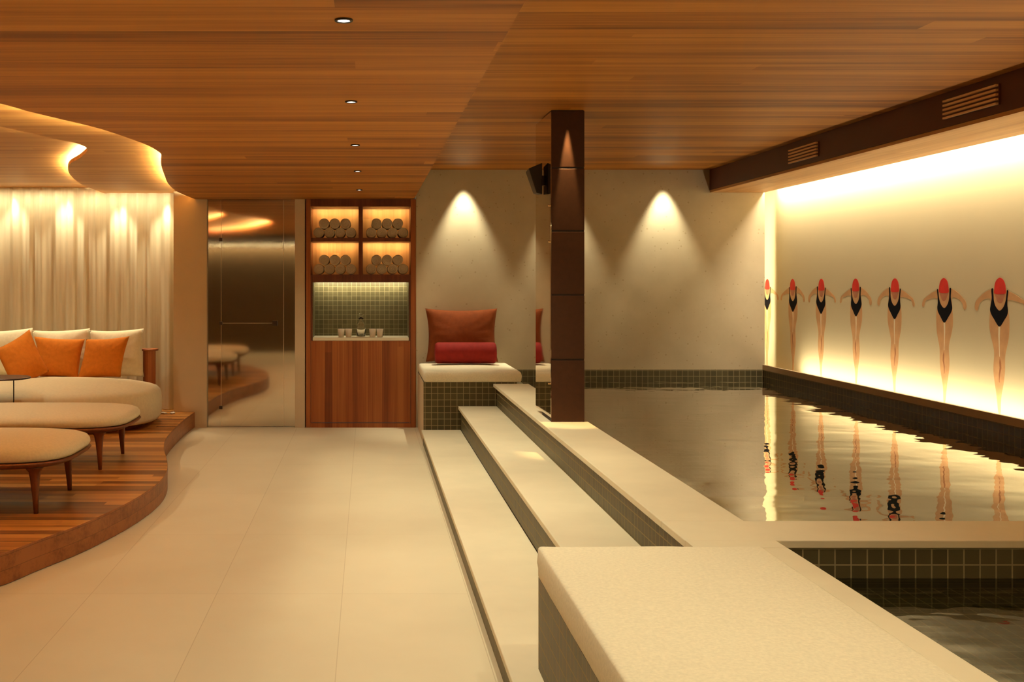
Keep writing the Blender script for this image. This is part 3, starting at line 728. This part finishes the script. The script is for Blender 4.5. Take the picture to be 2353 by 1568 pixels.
for v in bmv.vertices: v.co.z -= 0.23
o.matrix_world = Matrix.Translation((wx(51, 10.38), 10.38, 1.536-(829-647)*10.38/2450)) @ Matrix.Rotation(math.radians(-38), 4, 'Y') @ Matrix.Rotation(math.radians(48), 4, 'Z')

# pedestal side table by the curtain
st = empty('pedestal_table', (-2.275, 11.10, ZD), label='narrow reddish wooden pedestal table standing behind the right end of the daybed', cat='side table')
obj('top', lathe([(0.088, 0.650), (0.095, 0.655), (0.095, 0.668), (0.088, 0.672)], 32), M['cabinet'], st, smooth=False)
def hollow():
    n = 28; bm = bmesh.new(); z0, z1 = 0.0, 0.65
    pts = []
    for i in range(n+1):
        t = math.radians(-60+300*i/n) - PI/2 + math.radians(20); pts.append(t)
    rs = []
    for r, z in ((0.066, z0), (0.068, z1)): rs.append([bm.verts.new((r*math.cos(t), r*math.sin(t), z)) for t in pts])
    for r, z in ((0.052, z0), (0.054, z1)): rs.append([bm.verts.new((r*math.cos(t), r*math.sin(t), z)) for t in pts])
    o0, o1, i0, i1 = rs
    for k in range(n):
        bm.faces.new((o0[k], o0[k+1], o1[k+1], o1[k])); bm.faces.new((i0[k+1], i0[k], i1[k], i1[k+1]))
        bm.faces.new((o1[k], o1[k+1], i1[k+1], i1[k])); bm.faces.new((o0[k+1], o0[k], i0[k], i0[k+1]))
    bm.faces.new((o0[0], o1[0], i1[0], i0[0])); bm.faces.new((o0[n], i0[n], i1[n], o1[n]))
    bmesh.ops.recalc_face_normals(bm, faces=bm.faces); return bm
obj('column', hollow(), M['cabinet'], st, smooth=False)

# slim metal side table in front of the daybed
t = empty('side_table', (-3.14, 9.20, ZD), label='slim side table with dark round top and thin black leg before the daybed', cat='side table')
obj('top', lathe([(0.215, 0.530), (0.225, 0.533), (0.225, 0.543), (0.218, 0.546)], 40), M['darkmetal'], t)
obj('leg', rel(tube((-3.055, 9.20, ZD+0.012), (-3.055, 9.20, ZD+0.530), 0.0055), t), M['black'], t)
obj('foot', rel(B(-3.30, -3.00, 9.06, 9.34, ZD+0.0005, ZD+0.012), t), M['black'], t, bevel=0.003)

# white ornaments on the deck
def shell_bm(r, seed):
    rs = []
    for k in range(6):
        a = k/5*PI*0.98+0.03; rs.append([(r*math.sin(a)*math.cos(u)*(1+0.25*math.sin(3*u+seed)), 0.7*r*math.sin(a)*math.sin(u), r*0.75*(1-math.cos(a))*(0.5+0.1*math.sin(u+seed))) for u in [2*PI*i/14 for i in range(14)]])
    return rings(rs)
for px, r, lab in ((372, 0.022, 'leftmost small white pebble on the deck beside the daybed'), (380, 0.018, 'middle small white pebble on the deck beside the daybed'), (396, 0.026, 'rightmost small white pebble on the deck near the wall')):
    obj('white_pebble', shell_bm(r, px), M['white'], smooth=True, label=lab, cat='ornament', group='small white pebbles on the deck').location = (wx(px, 11.02), 11.02+0.03*math.sin(px), ZD+0.0005)

# ------------------------------------------------------------------ ottoman benches
def taper_leg(x, y, tx, ty):
    h = 0.275; rs = []
    for z, r, k in ((0, 0.013, 1.0), (0.10, 0.018, 0.62), (0.20, 0.026, 0.25), (0.245, 0.033, 0.08), (0.268, 0.050, 0), (h, 0.062, 0)):
        rs.append(superring(r, r, 3.0, z, 20, x+tx*k, y+ty*k))
    return rings(rs)
def ottoman():
    o = empty('ottoman', (-2.55, 8.12, ZD))
    a, b_, e_ = 0.785, 0.52, 3.8
    fr = [(0.10, 0.270), (0.055, 0.274), (0.012, 0.292), (0.0, 0.305), (0.006, 0.312), (0.05, 0.312)]
    obj('frame', rings([superring(a-i, b_-i, e_, z, 96) for i, z in fr]), M['legwood'], o, smooth=True)
    cu = [(0.05, 0.3125), (0.012, 0.318), (0.0, 0.338), (0.003, 0.360), (0.018, 0.380), (0.05, 0.393), (0.10, 0.402), (0.20, 0.410), (0.32, 0.414), (0.45, 0.415)]
    obj('seat_cushion', rings([superring(a-i-0.006, b_-i-0.006, e_, z, 96) for i, z in cu]), M['fabric2'], o, smooth=True)
    for sx in (-1, 1):
        for sy in (-1, 1):
            obj('leg', taper_leg(sx*0.59, sy*0.345, sx*0.012, sy*0.012), M['legwood'], o, smooth=True)
    return o
ot = ottoman(); tag(ot, None, 'long cream ottoman with dark tapered legs, the farther one, next to the daybed', 'ottoman', 'ottomans on the deck')
def dup(root, loc, rz=0):
    r = root.copy(); COL.objects.link(r); r.location = loc; r.rotation_euler = (0, 0, rz)
    for ch in list(root.children):
        k = ch.copy(); COL.objects.link(k); k.parent = r
    return r
o2 = dup(ot, (-2.56, 6.65, ZD)); tag(o2, None, 'long cream ottoman with dark tapered legs nearest the camera', 'ottoman', 'ottomans on the deck')

# ------------------------------------------------------------------ mural of swimmers
def smooth_poly(pts, k=5):
    n = len(pts); out = []
    for i in range(n):
        p0, p1, p2, p3 = (Vector(pts[(i+j-1) % n]) for j in range(4))
        for j in range(k):
            t = j/k; out.append(tuple(0.5*((2*p1)+(-p0+p2)*t+(2*p0-5*p1+4*p2-p3)*t*t+(-p0+3*p1-3*p2+p3)*t**3)))
    return out
SY, SZ = 0.00502/4.613, 0.002975/4.613
def fig_prism(pts, mirror, t0, t1, smooth_=True):
    """polygon in zoomed-photo units (origin 905,80) laid on the wall plane, thickness along X"""
    if smooth_: pts = smooth_poly(pts)
    P = []
    for u, v in pts:
        du = (u-905)*SY; dv = -(v-80)*SZ
        P.append((du*(1 if not mirror else -1), dv))
    bm = bmesh.new()
    t0 *= 0.25; t1 *= 0.25
    a = [bm.verts.new((-t0, -y, z)) for y, z in P]; c_ = [bm.verts.new((-t1, -y, z)) for y, z in P]
    n = len(P)
    for t in tessellate_polygon([[Vector((y, z, 0)) for y, z in P]]):
        bm.faces.new([c_[k] for k in t]); bm.faces.new([a[k] for k in t[::-1]])
    for i in range(n): bm.faces.new((a[i], a[(i+1) % n], c_[(i+1) % n], c_[i]))
    bmesh.ops.recalc_face_normals(bm, faces=bm.faces); return bm
body = [(848, 205), (822, 202), (770, 225), (722, 258), (680, 300), (643, 345), (632, 395), (636, 425), (655, 442), (672, 420), (680, 375), (705, 340), (745, 312), (795, 305), (812, 330),
        (808, 380), (806, 420), (800, 480), (796, 560), (800, 640), (815, 720), (835, 800), (848, 880), (845, 960), (840, 1040), (843, 1120), (855, 1210), (868, 1300), (880, 1400), (890, 1500),
        (906, 1538), (916, 1500), (918, 1400), (926, 1320), (942, 1230), (955, 1140), (962, 1050), (962, 960), (968, 880), (985, 800), (1000, 720), (1006, 640), (1008, 560), (1004, 480), (992, 420),
        (988, 380), (990, 330), (1010, 318), (1060, 320), (1105, 338), (1140, 345), (1160, 375), (1168, 410), (1182, 430), (1198, 415), (1196, 380), (1175, 335), (1130, 300), (1075, 262), (1025, 235), (990, 218), (960, 205)]
cap = [(852, 250), (850, 205), (856, 150), (875, 105), (910, 82), (945, 105), (964, 150), (971, 205), (966, 250), (910, 258)]
face = [(862, 256), (958, 256), (950, 300), (935, 335), (912, 350), (885, 335), (870, 300)]
suit = [(818, 208), (836, 200), (840, 260), (846, 330), (866, 392), (905, 432), (945, 395), (968, 330), (978, 260), (985, 215), (998, 222), (990, 300), (988, 370), (994, 430), (984, 480), (955, 530), (922, 588), (905, 600), (886, 588), (850, 530), (820, 480), (804, 430), (812, 370), (822, 300)]
gap = [(893, 602), (913, 602), (908, 700), (907, 800), (908, 920), (903, 920), (898, 800), (893, 700)]
gap2 = [(908, 930), (922, 980), (925, 1040), (912, 1110), (905, 1180), (910, 1195), (900, 1190), (898, 1110), (906, 1040), (903, 980)]
M['gapmat'] = plain('mural_gap_print', (0.86, 0.74, 0.50), 0.75, vary=0.02, spec=0.2)
M['shade'] = plain('mural_leg_line_print', (0.40, 0.17, 0.07), 0.75, vary=0.05, spec=0.2)
xs = [1763, 1822, 1887, 1967, 2056, 2170, 2297]
where = ['faint first printed swimmer in the bright corner by the back wall', 'second printed swimmer counted from the back wall corner', 'third printed swimmer counted from the back wall corner',
         'fourth printed swimmer, in the middle of the row of seven', 'fifth printed swimmer counted from the back wall corner', 'second largest printed swimmer, just left of the nearest one', 'largest and nearest printed swimmer at the right picture edge']
for i, (px, lab) in enumerate(zip(xs, where)):
    Y = 4.32*2450/(px-845)
    f = empty('mural_swimmer', (4.3197, Y, 1.563), label=lab, cat='mural figure', group='row of swimmers printed on the lit wall')
    mir = (i % 2 == 1)
    obj('body', fig_prism(body, mir, 0.0, 0.003), M['skin'], f)
    obj('swim_cap', fig_prism(cap, mir, 0.0033, 0.0055), M['cap'], f)
    obj('face', fig_prism(face, mir, 0.0032, 0.0045), M['face'], f)
    obj('swimsuit', fig_prism(suit, mir, 0.0031, 0.005), M['suit'], f)
    obj('leg_gap', fig_prism(gap, mir, 0.0031, 0.0036, False), M['gapmat'], f)
    obj('leg_line', fig_prism(gap2, mir, 0.0031, 0.0036, False), M['shade'], f)

# ------------------------------------------------------------------ world, camera, settings
w = bpy.data.worlds.new('world'); S.world = w; w.use_nodes = True
bg = w.node_tree.nodes.get('Background'); bg.inputs[0].default_value = (1, 0.8, 0.55, 1); bg.inputs[1].default_value = 0.05
cam = bpy.data.cameras.new('camera'); co = bpy.data.objects.new('camera', cam); COL.objects.link(co)
co.location = (0, 0, 1.536); co.rotation_euler = (PI/2, 0, 0)
cam.sensor_width = 36; cam.lens = 2450/2353*36
cam.shift_x = (1176.5-845)/2353; cam.shift_y = -(784-647)/2353
cam.clip_start = 0.02
S.camera = co
S.view_settings.view_transform = 'Standard'; S.view_settings.look = 'None'; S.view_settings.gamma = 1; S.view_settings.use_curve_mapping = False
S.view_settings.exposure = 0.0
cy = S.cycles
cy.use_denoising = True
try: cy.denoiser = 'OPENIMAGEDENOISE'
except Exception: pass
cy.max_bounces = 10; cy.diffuse_bounces = 5; cy.glossy_bounces = 5; cy.transmission_bounces = 8; cy.transparent_max_bounces = 8
cy.sample_clamp_indirect = 6.0; cy.caustics_reflective = False; cy.caustics_refractive = False
